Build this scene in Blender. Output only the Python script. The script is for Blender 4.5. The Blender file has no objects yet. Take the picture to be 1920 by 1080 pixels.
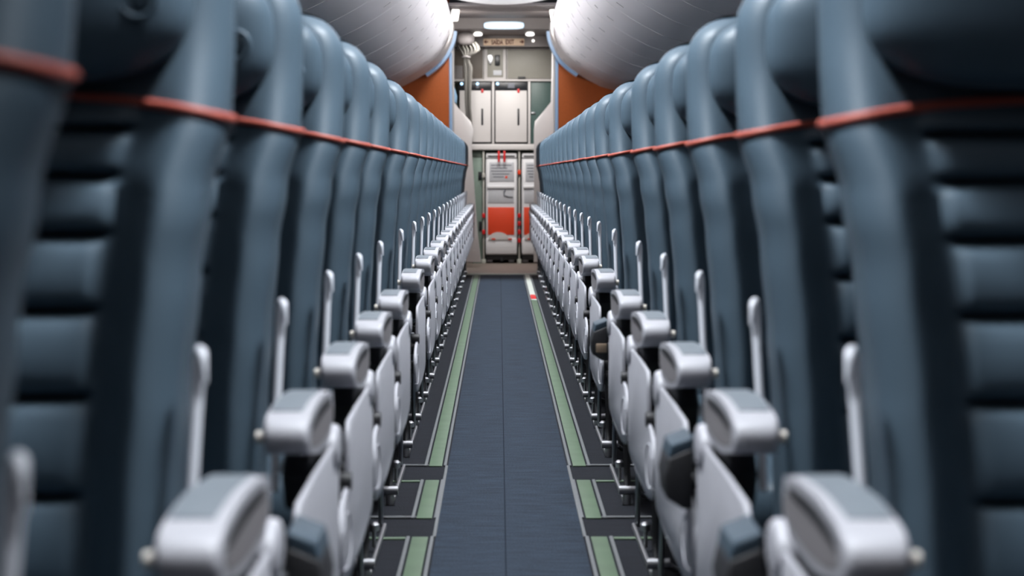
import bpy, bmesh, math, random
from mathutils import Vector, Matrix
random.seed(7)
S = bpy.context.scene
COL = S.collection
PI = math.pi

# ------------------------------------------------------------------ camera
F = 3945.0                      # focal length in pixels of the 1920 px wide frame
CX, CZ = -0.0266, 0.929         # camera: a little left of the aisle centre, sitting eye height
VX, VY = 935.5, 322.0
def P(px, py, y):               # a point of the far galley at depth y (metres)
    return (CX + (px - VX) * y / F, y, CZ + (VY - py) * y / F)
def PX(px, y): return CX + (px - VX) * y / F
def PZ(py, y): return CZ + (VY - py) * y / F

cam_d = bpy.data.cameras.new('camera')
cam = bpy.data.objects.new('camera', cam_d)
COL.objects.link(cam)
cam_d.sensor_width = 36.0
cam_d.lens = F / 1920 * 36
cam.location = (CX, 0, CZ)
pitch = math.atan((540 - VY) / F)
yaw = math.atan((960 - VX) / F)
cam.rotation_euler = (PI / 2 - pitch, 0, -yaw)
cam_d.clip_start = 0.05
cam_d.clip_end = 100
cam_d.dof.use_dof = True
cam_d.dof.focus_distance = 8.6
cam_d.dof.aperture_fstop = 5.2
S.camera = cam

# ------------------------------------------------------------------ materials
def lin(r, g, b):
    f = lambda c: (c / 255 / 12.92) if c / 255 <= 0.04045 else ((c / 255 + 0.055) / 1.055) ** 2.4
    return (f(r), f(g), f(b), 1)

def mat(name, col, rough=0.5, metal=0.0, noise=0.0, scale=30, bump=0.0, bscale=200, spec=0.5, emit=None, estr=0.0, coat=0.0):
    m = bpy.data.materials.new(name)
    m.use_nodes = True
    nt = m.node_tree
    b = nt.nodes['Principled BSDF']
    b.inputs['Base Color'].default_value = col
    b.inputs['Roughness'].default_value = rough
    b.inputs['Metallic'].default_value = metal
    b.inputs['Specular IOR Level'].default_value = spec
    b.inputs['Coat Weight'].default_value = coat
    tc = nt.nodes.new('ShaderNodeTexCoord')
    if noise > 0:
        n = nt.nodes.new('ShaderNodeTexNoise')
        n.inputs['Scale'].default_value = scale
        n.inputs['Detail'].default_value = 4
        nt.links.new(tc.outputs['Object'], n.inputs['Vector'])
        r = nt.nodes.new('ShaderNodeMapRange')
        r.inputs['To Min'].default_value = 1 - noise
        r.inputs['To Max'].default_value = 1 + noise
        nt.links.new(n.outputs['Fac'], r.inputs['Value'])
        mx = nt.nodes.new('ShaderNodeMix')
        mx.data_type = 'RGBA'
        mx.blend_type = 'MULTIPLY'
        mx.inputs[0].default_value = 1
        mx.inputs[6].default_value = col
        nt.links.new(r.outputs['Result'], mx.inputs[7])
        nt.links.new(mx.outputs[2], b.inputs['Base Color'])
    if bump > 0:
        n2 = nt.nodes.new('ShaderNodeTexNoise')
        n2.inputs['Scale'].default_value = bscale
        n2.inputs['Detail'].default_value = 3
        nt.links.new(tc.outputs['Object'], n2.inputs['Vector'])
        bp = nt.nodes.new('ShaderNodeBump')
        bp.inputs['Strength'].default_value = bump
        bp.inputs['Distance'].default_value = 0.002
        nt.links.new(n2.outputs['Fac'], bp.inputs['Height'])
        nt.links.new(bp.outputs['Normal'], b.inputs['Normal'])
    if emit:
        b.inputs['Emission Color'].default_value = emit
        b.inputs['Emission Strength'].default_value = estr
    return m

M = {}
M['leather'] = mat('blue_leather', (0.046, 0.070, 0.093, 1), 0.46, noise=0.10, scale=14, bump=0.25, bscale=260, spec=0.2)
M['piping'] = mat('orange_piping', (0.27, 0.046, 0.028, 1), 0.65, noise=0.1, scale=60)
M['grey'] = mat('grey_plastic', (0.41, 0.41, 0.445, 1), 0.38, noise=0.04, scale=20)
M['panel'] = mat('grey_end_panel', (0.46, 0.46, 0.50, 1), 0.42, noise=0.04, scale=20)
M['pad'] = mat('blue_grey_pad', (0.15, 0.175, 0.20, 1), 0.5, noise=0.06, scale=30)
M['wing'] = mat('white_partition', (0.80, 0.78, 0.79, 1), 0.45, noise=0.03, scale=8)
M['rail'] = mat('pale_grey_rail', (0.50, 0.52, 0.57, 1), 0.35, noise=0.03, scale=20)
M['taupe'] = mat('taupe_plastic', (0.22, 0.205, 0.21, 1), 0.5, noise=0.04, scale=20)
M['charcoal'] = mat('charcoal_plastic', (0.014, 0.014, 0.016, 1), 0.55, noise=0.08, scale=20)
M['slot'] = mat('black_slot', (0.008, 0.008, 0.010, 1), 0.6, noise=0.05)
M['cream'] = mat('cream_button', (0.72, 0.68, 0.62, 1), 0.35, noise=0.03)
M['chrome'] = mat('brushed_metal', (0.42, 0.42, 0.44, 1), 0.38, metal=0.9, noise=0.05, scale=40)
M['steel'] = mat('dark_steel', (0.22, 0.23, 0.25, 1), 0.35, metal=0.8, noise=0.05, scale=40)
M['shell'] = mat('seat_back_shell', (0.10, 0.11, 0.13, 1), 0.5, noise=0.05)
M['bin'] = mat('white_bin', (0.80, 0.77, 0.785, 1), 0.42, noise=0.03, scale=3)
M['binedge'] = mat('bin_edge', (0.74, 0.73, 0.74, 1), 0.4, noise=0.03)
M['ceil'] = mat('white_ceiling', (0.62, 0.60, 0.60, 1), 0.6, noise=0.03, scale=3)
M['ceilglow'] = mat('backlit_ceiling', (0.62, 0.60, 0.60, 1), 0.6, noise=0.03, scale=3, emit=(0.97, 0.97, 1.0, 1), estr=0.5)  # glow added so the ceiling panel looks brightly lit; it is no lamp
M['ceilgrey'] = mat('taupe_ceiling', (0.25, 0.228, 0.228, 1), 0.6, noise=0.03, scale=3)
M['wall'] = mat('pale_side_wall', (0.55, 0.54, 0.54, 1), 0.6, noise=0.03, scale=3)
M['orange'] = mat('orange_bulkhead', (0.56, 0.125, 0.018, 1), 0.5, noise=0.10, scale=40, bump=0.1)
M['white'] = mat('white_laminate', (0.57, 0.545, 0.54, 1), 0.45, noise=0.03, scale=8)
M['white2'] = mat('white_trolley', (0.74, 0.74, 0.765, 1), 0.4, noise=0.03, scale=8)
M['paper'] = mat('pale_grey_card', (0.48, 0.49, 0.525, 1), 0.5, noise=0.08, scale=60)
M['paperdk'] = mat('grey_print', (0.16, 0.17, 0.20, 1), 0.6, noise=0.05)
M['trolorange'] = mat('trolley_orange', (0.74, 0.062, 0.018, 1), 0.45, noise=0.04, scale=30)
M['red'] = mat('red_latch', (0.60, 0.012, 0.014, 1), 0.4, noise=0.05)
M['black'] = mat('black_panel', (0.012, 0.014, 0.018, 1), 0.35, noise=0.05)
M['galgrey'] = mat('galley_grey_panel', (0.26, 0.25, 0.22, 1), 0.5, noise=0.05, scale=30)
M['galbrown'] = mat('galley_brown_panel', (0.125, 0.105, 0.088, 1), 0.55, noise=0.06, scale=20)
M['teal'] = mat('dark_teal_panel', (0.045, 0.085, 0.078, 1), 0.45, noise=0.08, scale=20)
M['sage'] = mat('sage_panel', (0.20, 0.27, 0.23, 1), 0.5, noise=0.06, scale=20)
M['post'] = mat('grey_post', (0.44, 0.43, 0.40, 1), 0.4, noise=0.05)
M['curtain'] = mat('grey_curtain', (0.26, 0.25, 0.235, 1), 0.75, noise=0.12, scale=30, bump=0.2, bscale=400)
M['bluecloth'] = mat('blue_cloth', (0.16, 0.27, 0.40, 1), 0.8, noise=0.1, scale=40)
M['sign'] = mat('beige_sign', (0.60, 0.44, 0.32, 1), 0.5, noise=0.03, emit=(1, 0.72, 0.48, 1), estr=0.12)
M['signtext'] = mat('dark_red_lettering', (0.10, 0.008, 0.004, 1), 0.6)
M['silver'] = mat('silver_metal', (0.45, 0.46, 0.48, 1), 0.35, metal=0.9, noise=0.05)
M['lamp'] = mat('lamp_diffuser', (0.9, 0.9, 0.88, 1), 0.4, emit=(1, 0.97, 0.92, 1), estr=2.2)
M['lamp2'] = mat('corner_lamp_diffuser', (0.9, 0.9, 0.88, 1), 0.4, emit=(1, 0.97, 0.92, 1), estr=1.3)
M['domelamp'] = mat('dome_diffuser', (0.7, 0.8, 0.9, 1), 0.4, emit=(0.62, 0.83, 1.0, 1), estr=0.85)
M['led'] = mat('blue_led_strip', (0.27, 0.42, 0.66, 1), 0.4, emit=(0.45, 0.68, 1.0, 1), estr=0.12)  # blue light on the trim put into its colour and a faint glow
M['bluelight'] = mat('blue_indicator', (0.3, 0.5, 0.9, 1), 0.4, emit=(0.45, 0.72, 1.0, 1), estr=2.2)
M['green'] = mat('glow_green_strip', (0.084, 0.128, 0.079, 1), 0.55, noise=0.3, scale=9)
M['pale'] = mat('worn_white_strip', (0.50, 0.52, 0.47, 1), 0.5, noise=0.15, scale=12)
M['edge'] = mat('grey_strip_edge', (0.12, 0.125, 0.13, 1), 0.75, noise=0.15, scale=30)
M['seam'] = mat('carpet_seam', (0.010, 0.013, 0.019, 1), 0.95, noise=0.1, spec=0.05)
M['card'] = mat('beige_card', (0.26, 0.19, 0.13, 1), 0.6, noise=0.1)
M['sill'] = mat('beige_sill', (0.23, 0.19, 0.165, 1), 0.5, noise=0.1, scale=20)

def carpet(name, lo, hi):
    m = bpy.data.materials.new(name)
    m.use_nodes = True
    nt = m.node_tree
    b = nt.nodes['Principled BSDF']
    b.inputs['Roughness'].default_value = 0.9
    b.inputs['Specular IOR Level'].default_value = 0.25
    tc = nt.nodes.new('ShaderNodeTexCoord')
    mp = nt.nodes.new('ShaderNodeMapping')
    mp.inputs['Scale'].default_value = (9, 55, 1)
    nt.links.new(tc.outputs['Object'], mp.inputs['Vector'])
    n = nt.nodes.new('ShaderNodeTexNoise')
    n.inputs['Scale'].default_value = 1.0
    n.inputs['Detail'].default_value = 5
    nt.links.new(mp.outputs['Vector'], n.inputs['Vector'])
    mp2 = nt.nodes.new('ShaderNodeMapping')
    mp2.inputs['Scale'].default_value = (260, 90, 1)
    nt.links.new(tc.outputs['Object'], mp2.inputs['Vector'])
    n2 = nt.nodes.new('ShaderNodeTexNoise')
    n2.inputs['Scale'].default_value = 1.0
    n2.inputs['Detail'].default_value = 2
    nt.links.new(mp2.outputs['Vector'], n2.inputs['Vector'])
    ad = nt.nodes.new('ShaderNodeMath')
    ad.operation = 'ADD'
    nt.links.new(n.outputs['Fac'], ad.inputs[0])
    nt.links.new(n2.outputs['Fac'], ad.inputs[1])
    r = nt.nodes.new('ShaderNodeValToRGB')
    r.color_ramp.elements[0].position = 0.36
    r.color_ramp.elements[0].color = lo
    r.color_ramp.elements[1].position = 0.66
    r.color_ramp.elements[1].color = hi
    hf = nt.nodes.new('ShaderNodeMath')
    hf.operation = 'MULTIPLY'
    hf.inputs[1].default_value = 0.5
    nt.links.new(ad.outputs[0], hf.inputs[0])
    nt.links.new(hf.outputs[0], r.inputs['Fac'])
    nt.links.new(r.outputs['Color'], b.inputs['Base Color'])
    bp = nt.nodes.new('ShaderNodeBump')
    bp.inputs['Strength'].default_value = 0.5
    bp.inputs['Distance'].default_value = 0.003
    nt.links.new(n2.outputs['Fac'], bp.inputs['Height'])
    nt.links.new(bp.outputs['Normal'], b.inputs['Normal'])
    return m
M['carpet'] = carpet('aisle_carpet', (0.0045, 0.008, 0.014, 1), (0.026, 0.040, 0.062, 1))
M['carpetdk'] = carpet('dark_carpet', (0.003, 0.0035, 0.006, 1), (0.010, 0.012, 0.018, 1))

# ------------------------------------------------------------------ mesh helpers
def finish(bm, name, m, angle=38):
    bmesh.ops.recalc_face_normals(bm, faces=bm.faces[:])
    for f in bm.faces: f.smooth = True
    for e in bm.edges:
        if len(e.link_faces) == 2 and e.calc_face_angle(0) > math.radians(angle):
            e.smooth = False
    me = bpy.data.meshes.new(name)
    bm.to_mesh(me)
    bm.free()
    me.materials.append(M[m])
    return me

def link(name, me, parent=None, loc=None):
    o = bpy.data.objects.new(name, me)
    COL.objects.link(o)
    if parent is not None: o.parent = parent
    if loc is not None: o.location = loc
    return o

def obj(name, bm, m, parent=None, loc=None, angle=38):
    return link(name, finish(bm, name, m, angle), parent, loc)

def tag(o, label=None, cat=None, group=None, kind=None):
    if label: o['label'] = label
    if cat: o['category'] = cat
    if group: o['group'] = group
    if kind: o['kind'] = kind
    return o

def empty(name, loc=(0, 0, 0)):
    o = bpy.data.objects.new(name, None)
    o.empty_display_size = 0.05
    COL.objects.link(o)
    o.location = loc
    return o

def box(bm, x0, x1, y0, y1, z0, z1, bev=0.0, seg=2):
    g = bmesh.ops.create_cube(bm, size=1)
    vs = g['verts']
    for v in vs:
        v.co = Vector(((x0 + x1) / 2 + v.co.x * (x1 - x0), (y0 + y1) / 2 + v.co.y * (y1 - y0), (z0 + z1) / 2 + v.co.z * (z1 - z0)))
    if bev > 0:
        es = list({e for v in vs for e in v.link_edges})
        bmesh.ops.bevel(bm, geom=es, offset=bev, segments=seg, affect='EDGES', profile=0.5)
    return bm

def prism(bm, pts, axis, a0, a1, bev=0.0, seg=2):
    """closed outline extruded along 'x' (pts are y,z) or 'y' (pts are x,z) or 'z' (pts are x,y)"""
    def mk(p, a):
        if axis == 'x': return (a, p[0], p[1])
        if axis == 'y': return (p[0], a, p[1])
        return (p[0], p[1], a)
    A = [bm.verts.new(mk(p, a0)) for p in pts]
    B = [bm.verts.new(mk(p, a1)) for p in pts]
    n = len(pts)
    fs = [bm.faces.new(A), bm.faces.new(B[::-1])]
    for i in range(n):
        fs.append(bm.faces.new((A[i], A[(i + 1) % n], B[(i + 1) % n], B[i])))
    if bev > 0:
        es = [e for e in set(fs[0].edges) | set(fs[1].edges)]
        bmesh.ops.bevel(bm, geom=es, offset=bev, segments=seg, affect='EDGES', profile=0.5)
    return bm

def tube(bm, pts, r, n=10, cap=True):
    pts = [Vector(p) for p in pts]
    rs = r if isinstance(r, (list, tuple)) else [r] * len(pts)
    rings = []
    ref = None
    for i, p in enumerate(pts):
        d = (pts[min(i + 1, len(pts) - 1)] - pts[max(i - 1, 0)]).normalized()
        if ref is None:
            ref = Vector((1, 0, 0)) if abs(d.x) < 0.8 else Vector((0, 0, 1))
        u = (ref - d * ref.dot(d)).normalized()
        ref = u
        w = d.cross(u)
        rings.append([bm.verts.new(p + (u * math.cos(2 * PI * k / n) + w * math.sin(2 * PI * k / n)) * rs[i]) for k in range(n)])
    for i in range(len(rings) - 1):
        for k in range(n):
            bm.faces.new((rings[i][k], rings[i][(k + 1) % n], rings[i + 1][(k + 1) % n], rings[i + 1][k]))
    if cap:
        bm.faces.new(rings[0][::-1])
        bm.faces.new(rings[-1])
    return bm

def superq(bm, c, a, b, cc, n=3.0, nu=40, nv=24):
    def sp(w, e):
        return math.copysign(abs(w) ** e, w)
    e = 2.0 / n
    rows = []
    for j in range(1, nv):
        ph = -PI / 2 + PI * j / nv
        rows.append([bm.verts.new((c[0] + a * sp(math.cos(ph), e) * sp(math.cos(2 * PI * i / nu), e),
                                   c[1] + b * sp(math.cos(ph), e) * sp(math.sin(2 * PI * i / nu), e),
                                   c[2] + cc * sp(math.sin(ph), e))) for i in range(nu)])
    for j in range(len(rows) - 1):
        for i in range(nu):
            bm.faces.new((rows[j][i], rows[j][(i + 1) % nu], rows[j + 1][(i + 1) % nu], rows[j + 1][i]))
    lo = bm.verts.new((c[0], c[1], c[2] - cc))
    hi = bm.verts.new((c[0], c[1], c[2] + cc))
    for i in range(nu):
        bm.faces.new((lo, rows[0][(i + 1) % nu], rows[0][i]))
        bm.faces.new((hi, rows[-1][i], rows[-1][(i + 1) % nu]))
    return bm

def disc(bm, c, r, axis, t, n=20, bev=0.0):
    pts = [(math.cos(2 * PI * i / n) * r, math.sin(2 * PI * i / n) * r) for i in range(n)]
    if axis == 'x': return prism(bm, [(c[1] + p[0], c[2] + p[1]) for p in pts], 'x', c[0], c[0] + t, bev)
    if axis == 'y': return prism(bm, [(c[0] + p[0], c[2] + p[1]) for p in pts], 'y', c[1], c[1] + t, bev)
    return prism(bm, [(c[0] + p[0], c[1] + p[1]) for p in pts], 'z', c[2], c[2] + t, bev)

def sms(a, b, x):
    t = min(1, max(0, (x - a) / (b - a)))
    return t * t * (3 - 2 * t)

def lerp_table(tab, x):
    if x <= tab[0][0]: return tab[0][1]
    for (x0, v0), (x1, v1) in zip(tab, tab[1:]):
        if x <= x1:
            t = (x - x0) / (x1 - x0)
            t = t * t * (3 - 2 * t)
            return v0 + (v1 - v0) * t
    return tab[-1][1]

# ------------------------------------------------------------------ the seat
SEATX = 0.531                    # centre of the aisle seat
PIV = 0.42                       # height of the recline pivot
ZTOP = 1.212
GROOVES = [0.966, 0.918, 0.859, 0.783, 0.697, 0.600, 0.500]
HW = [(0.42, 0.180), (0.60, 0.181), (0.70, 0.186), (0.82, 0.194), (0.90, 0.205), (0.985, 0.2235), (1.04, 0.225)]
def base_y(z): return 0.085 + 0.21 * (z - 1.0)
def half_w(z):
    w = lerp_table(HW, z)
    r = 0.085
    zc = ZTOP - r
    if z > zc:
        t = min(1, (z - zc) / r)
        w = w - r + r * math.sqrt(max(0, 1 - t * t))
    return w
def front(xi, z):
    hw = half_w(z)
    d = max(0, hw - abs(xi))
    y = 0.0
    R = 0.042
    if d < R:
        y += 0.055 * (1 - math.sqrt(max(0, 1 - (1 - d / R) ** 2)))
    low = 1 - sms(0.86, 1.09, z)
    bol = 1 - sms(0.034, 0.094, d)
    y -= 0.046 * bol * low
    m = sms(0.088, 0.100, d) * (1 - sms(0.978, 0.986, z))
    if m > 0:
        for g in GROOVES:
            y += m * 0.014 * math.exp(-((z - g) / 0.0055) ** 2)
        gs = [1.0] + GROOVES + [0.40]
        for a, b_ in zip(gs, gs[1:]):
            if b_ <= z <= a:
                t = (z - b_) / (a - b_)
                y -= m * 0.011 * (1 - abs(2 * t - 1) ** 3)
    if z > ZTOP - 0.045:
        t = min(1, (z - (ZTOP - 0.045)) / 0.045)
        y += 0.045 * (1 - math.sqrt(max(0, 1 - t * t)))
    return base_y(z) + y
def back(xi, z):
    hw = half_w(z)
    d = max(0, hw - abs(xi))
    y = 0.10 + 0.02 * sms(1.0, 0.5, z)
    R = 0.04
    if d < R:
        y -= 0.035 * (1 - math.sqrt(max(0, 1 - (1 - d / R) ** 2)))
    if z > ZTOP - 0.045:
        t = min(1, (z - (ZTOP - 0.045)) / 0.045)
        y -= 0.045 * (1 - math.sqrt(max(0, 1 - t * t)))
    return base_y(z) + y

def z_levels():
    zs = {PIV, ZTOP - 0.0005}
    for g in GROOVES:
        for k in (-0.014, -0.0095, -0.006, -0.003, 0, 0.003, 0.006, 0.0095, 0.014): zs.add(round(g + k, 5))
    z = PIV
    while z < ZTOP - 0.002:
        if min(abs(z - q) for q in zs) > 0.006: zs.add(round(z, 5))
        z += 0.016
    for k in range(12):
        zs.add(ZTOP - 0.045 * (1 - math.sin(PI / 2 * k / 12)) - 0.0005)
    return sorted(zs)

def backrest_mesh():
    bm = bmesh.new()
    N = 54
    K = 16
    rings = []
    for z in z_levels():
        hw = half_w(z)
        ring = []
        for i in range(N + 1):
            t = -1 + 2 * i / N
            xi = hw * math.copysign(1 - (1 - abs(t)) ** 1.6, t)
            ring.append(bm.verts.new((xi, front(xi, z), z - PIV)))
        for i in range(K + 1):
            xi = hw * math.cos(PI * i / K) * 0.9999
            ring.append(bm.verts.new((xi, back(xi, z), z - PIV)))
        rings.append(ring)
    n = len(rings[0])
    for a, b in zip(rings, rings[1:]):
        for i in range(n):
            bm.faces.new((a[i], a[(i + 1) % n], b[(i + 1) % n], b[i]))
    bm.faces.new(rings[0][::-1])
    bm.faces.new(rings[-1])
    return finish(bm, 'backrest', 'leather', 60)

HRC = (0, base_y(1.11) - 0.024, 1.110)
HRA, HRB, HRZ, HRN = 0.192, 0.070, 0.098, 3.0
def headrest_mesh():
    bm = bmesh.new()
    superq(bm, (HRC[0], HRC[1], HRC[2] - PIV), HRA, HRB, HRZ, HRN, 48, 28)
    return finish(bm, 'headrest', 'leather', 70)

def piping_mesh():
    bm = bmesh.new()
    pts = []
    zc = 0.979
    for i in range(49):
        t = -1 + 2 * i / 48
        sgn = math.copysign(1 - (1 - abs(t)) ** 1.8, t)
        z = zc + 0.024 * (1 - sgn * sgn)
        xi = half_w(z) * sgn
        pts.append((xi, front(xi, z) - 0.0015, z - PIV))
    hw = half_w(zc)
    pts = [(-hw - 0.001, base_y(zc) + 0.065, zc - PIV)] + pts + [(hw + 0.001, base_y(zc) + 0.065, zc - PIV)]
    tube(bm, pts, 0.0052, 8)
    return finish(bm, 'piping', 'piping', 60)

def shell_mesh():
    bm = bmesh.new()
    rows = []
    for j in range(15):
        z = 0.44 + (1.15 - 0.44) * j / 14
        hw = half_w(z) - 0.012
        rows.append([[bm.verts.new((hw * (-1 + 2 * i / 12), back(hw * (-1 + 2 * i / 12), z) + q, z - PIV)) for i in range(13)] for q in (-0.004, 0.012)])
    for q in (0, 1):
        for a, b in zip(rows, rows[1:]):
            for i in range(12):
                bm.faces.new((a[q][i], a[q][i + 1], b[q][i + 1], b[q][i]))
    for a, b in zip(rows, rows[1:]):
        for i in (0, 12):
            bm.faces.new((a[0][i], a[1][i], b[1][i], b[0][i]))
    for r in (rows[0], rows[-1]):
        for i in range(12):
            bm.faces.new((r[0][i], r[0][i + 1], r[1][i + 1], r[1][i]))
    return finish(bm, 'back_shell', 'shell', 50)

def hr_front(dx, z):
    q = 1 - abs(dx / HRA) ** HRN - abs((z - HRC[2]) / HRZ) ** HRN
    return HRC[1] - HRB * max(0.0, q) ** (1 / HRN)

def cushion_mesh():
    bm = bmesh.new()
    superq(bm, (0, -0.235, 0.415), 0.205, 0.265, 0.055, 5, 40, 16)
    return finish(bm, 'seat_cushion', 'leather', 70)

SEAT_MESH = {'backrest': backrest_mesh(), 'headrest': headrest_mesh(), 'piping': piping_mesh(), 'back_shell': shell_mesh(), 'seat_cushion': cushion_mesh()}

def catmull(pts, k=6):
    out = []
    n = len(pts)
    for i in range(n - 1):
        p0, p1, p2, p3 = pts[max(i - 1, 0)], pts[i], pts[i + 1], pts[min(i + 2, n - 1)]
        for j in range(k):
            t = j / k
            out.append(tuple(0.5 * ((2 * p1[q]) + (-p0[q] + p2[q]) * t + (2 * p0[q] - 5 * p1[q] + 4 * p2[q] - p3[q]) * t * t + (-p0[q] + 3 * p1[q] - 3 * p2[q] + p3[q]) * t ** 3) for q in range(len(p1))))
    out.append(pts[-1])
    return out

ARM0, ARM1 = 0.250, 0.303
def seat_fittings(s):
    """meshes of the aisle-side fittings, s = +1 right of the aisle, -1 left of it; x is measured from the seat centre"""
    def X(x): return s * (x - SEATX)
    R = {}
    # armrest: rounded nose in front, arched top
    top = catmull([(-0.386, 0.6355), (-0.345, 0.6415), (-0.25, 0.646), (-0.16, 0.644), (-0.08, 0.639), (-0.035, 0.632)], 4)
    nose = [(-0.394 + 0.020 * math.cos(a), 0.6165 + 0.020 * math.sin(a)) for a in [math.radians(q) for q in range(268, 100, -14)]]
    rear = [(-0.026, 0.618), (-0.030, 0.592)]
    under = catmull([(-0.06, 0.583), (-0.14, 0.578), (-0.23, 0.578), (-0.31, 0.586), (-0.37, 0.595)], 4)
    bm = bmesh.new()
    prism(bm, nose + top + rear + under, 'x', X(ARM0), X(ARM1), 0.008, 4)
    R['armrest'] = finish(bm, 'armrest', 'grey', 50)
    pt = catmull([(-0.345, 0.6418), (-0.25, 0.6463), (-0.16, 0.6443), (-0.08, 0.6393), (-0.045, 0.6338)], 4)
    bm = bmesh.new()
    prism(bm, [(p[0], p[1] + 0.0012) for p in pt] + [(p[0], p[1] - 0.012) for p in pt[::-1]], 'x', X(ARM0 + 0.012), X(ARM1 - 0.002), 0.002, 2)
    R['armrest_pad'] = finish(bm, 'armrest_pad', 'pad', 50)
    o_ = catmull([(-0.376, 0.622), (-0.34, 0.631), (-0.25, 0.636), (-0.16, 0.6345), (-0.10, 0.631), (-0.07, 0.626)], 4)
    i_ = catmull([(-0.07, 0.626), (-0.10, 0.624), (-0.16, 0.624), (-0.25, 0.624), (-0.335, 0.621), (-0.376, 0.622)], 4)
    bm = bmesh.new()
    prism(bm, o_ + i_[1:-1], 'x', X(ARM0 - 0.0016), X(ARM0 + 0.004))
    R['armrest_slot'] = finish(bm, 'armrest_slot', 'slot')
    face = catmull([(-0.376, 0.617), (-0.335, 0.619), (-0.25, 0.622), (-0.16, 0.622), (-0.09, 0.621), (-0.05, 0.619)], 4) + [(-0.045, 0.602)] + \
        catmull([(-0.07, 0.593), (-0.14, 0.588), (-0.23, 0.588), (-0.31, 0.594), (-0.37, 0.604)], 4)
    bm = bmesh.new()
    prism(bm, face, 'x', X(ARM0 - 0.0005), X(ARM0 + 0.004))
    R['armrest_inlay'] = finish(bm, 'armrest_inlay', 'taupe')
    bm = bmesh.new()
    disc(bm, (X(ARM1 + 0.010), -0.392, 0.616), 0.0080, 'x', X(ARM1 - 0.004) - X(ARM1 + 0.010), 18, 0.002)
    R['recline_button'] = finish(bm, 'recline_button', 'cream')
    # dark pivot between armrest and end panel
    bm = bmesh.new()
    prism(bm, [(-0.24, 0.548), (-0.20, 0.575), (-0.03, 0.585), (0.05, 0.57), (0.06, 0.50), (-0.2, 0.50)], 'x', X(0.264), X(0.300), 0.006)
    R['armrest_pivot'] = finish(bm, 'armrest_pivot', 'charcoal')
    # end panel
    pts = [(-0.505, 0.556), (-0.30, 0.558), (-0.02, 0.558), (0.045, 0.545), (0.062, 0.52), (0.062, 0.40)]
    pts += [(0.022 + 0.04 * math.cos(a), 0.375 + 0.04 * math.sin(a)) for a in [math.radians(q) for q in (0, -25, -50, -75, -90)]]
    pts += [(-0.20, 0.325), (-0.50, 0.322), (-0.60, 0.328), (-0.65, 0.345), (-0.672, 0.375), (-0.68, 0.40), (-0.676, 0.425), (-0.65, 0.445), (-0.60, 0.455), (-0.545, 0.458), (-0.53, 0.47), (-0.53, 0.525), (-0.523, 0.545)]
    bm = bmesh.new()
    prism(bm, pts, 'x', X(0.250), X(0.2565), 0.0015, 2)
    R['end_panel'] = finish(bm, 'end_panel', 'panel', 50)
    bm = bmesh.new()
    prism(bm, [(0.012 + 0.050 * math.cos(2 * PI * k / 22), 0.552 + 0.031 * math.sin(2 * PI * k / 22)) for k in range(22)], 'x', X(0.245), X(0.268), 0.008, 3)
    R['hinge_cover'] = finish(bm, 'hinge_cover', 'panel', 50)
    bm = bmesh.new()
    disc(bm, (X(0.2465), -0.530, 0.468), 0.014, 'x', X(0.268) - X(0.2465), 20, 0.002)
    R['cap'] = finish(bm, 'cap', 'charcoal')
    loop = catmull([(-0.66, 0.41), (-0.62, 0.428), (-0.56, 0.425), (-0.52, 0.41), (-0.505, 0.385), (-0.52, 0.358), (-0.57, 0.347), (-0.66, 0.357)], 5)
    bm = bmesh.new()
    tube(bm, [(X(0.2515), p[0], p[1]) for p in loop], 0.0035, 8)
    R['moulding'] = finish(bm, 'moulding', 'panel', 60)
    # slim hooked rail along the side of the backrest
    bm = bmesh.new()
    pth = [(0.325, -0.085, 0.505), (0.325, -0.062, 0.58), (0.324, -0.040, 0.64), (0.3235, -0.020, 0.69), (0.323, -0.006, 0.735), (0.3225, -0.003, 0.746),
           (0.3212, -0.004, 0.753), (0.3190, -0.009, 0.751), (0.3170, -0.015, 0.742), (0.3145, -0.020, 0.722)]
    tube(bm, [(X(p[0]), p[1], p[2]) for p in pth], [0.0062, 0.0060, 0.0058, 0.0060, 0.0072, 0.0072, 0.0062, 0.0056, 0.0045, 0.0022], 10)
    R['side_rail'] = finish(bm, 'side_rail', 'rail', 60)
    # legs and floor fittings
    bm = bmesh.new()
    tube(bm, [(X(0.332), 0.10, 0.36), (X(0.332), 0.17, 0.10), (X(0.332), 0.18, 0.012)], 0.007, 8)
    R['rear_leg'] = finish(bm, 'leg', 'steel')
    bm = bmesh.new()
    tube(bm, [(X(0.332), -0.40, 0.36), (X(0.332), -0.47, 0.10), (X(0.332), -0.495, 0.05)], 0.010, 8)
    R['front_leg'] = finish(bm, 'leg', 'charcoal')
    bm = bmesh.new()
    box(bm, min(X(0.318), X(0.327)), max(X(0.318), X(0.327)), -0.49, 0.19, 0.004, 0.020, 0.003)
    R['floor_rail'] = finish(bm, 'floor_rail', 'chrome')
    bm = bmesh.new()
    tube(bm, [(X(0.308), -0.50, 0.042), (X(0.360), -0.50, 0.042)], 0.013, 12)
    tube(bm, [(X(0.360), -0.50, 0.038), (X(0.378), -0.46, 0.02), (X(0.395), -0.40, 0.008)], 0.007, 8)
    tube(bm, [(X(0.330), -0.50, 0.03), (X(0.330), -0.50, 0.002)], 0.012, 10)
    R['foot_bar'] = finish(bm, 'foot_bar', 'chrome')
    bm = bmesh.new()
    tube(bm, [(X(0.332), -0.12, 0.012), (X(0.332), -0.12, 0.05), (X(0.332), -0.12, 0.053), (X(0.332), -0.12, 0.068), (X(0.332), -0.12, 0.074)], [0.005, 0.005, 0.013, 0.014, 0.006], 12)
    R['bolt'] = finish(bm, 'bolt', 'chrome')
    bm = bmesh.new()
    for yy in (-0.38, -0.06):
        tube(bm, [(X(0.276), yy, 0.345), (X(1.66), yy, 0.345)], 0.02, 10)
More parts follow.
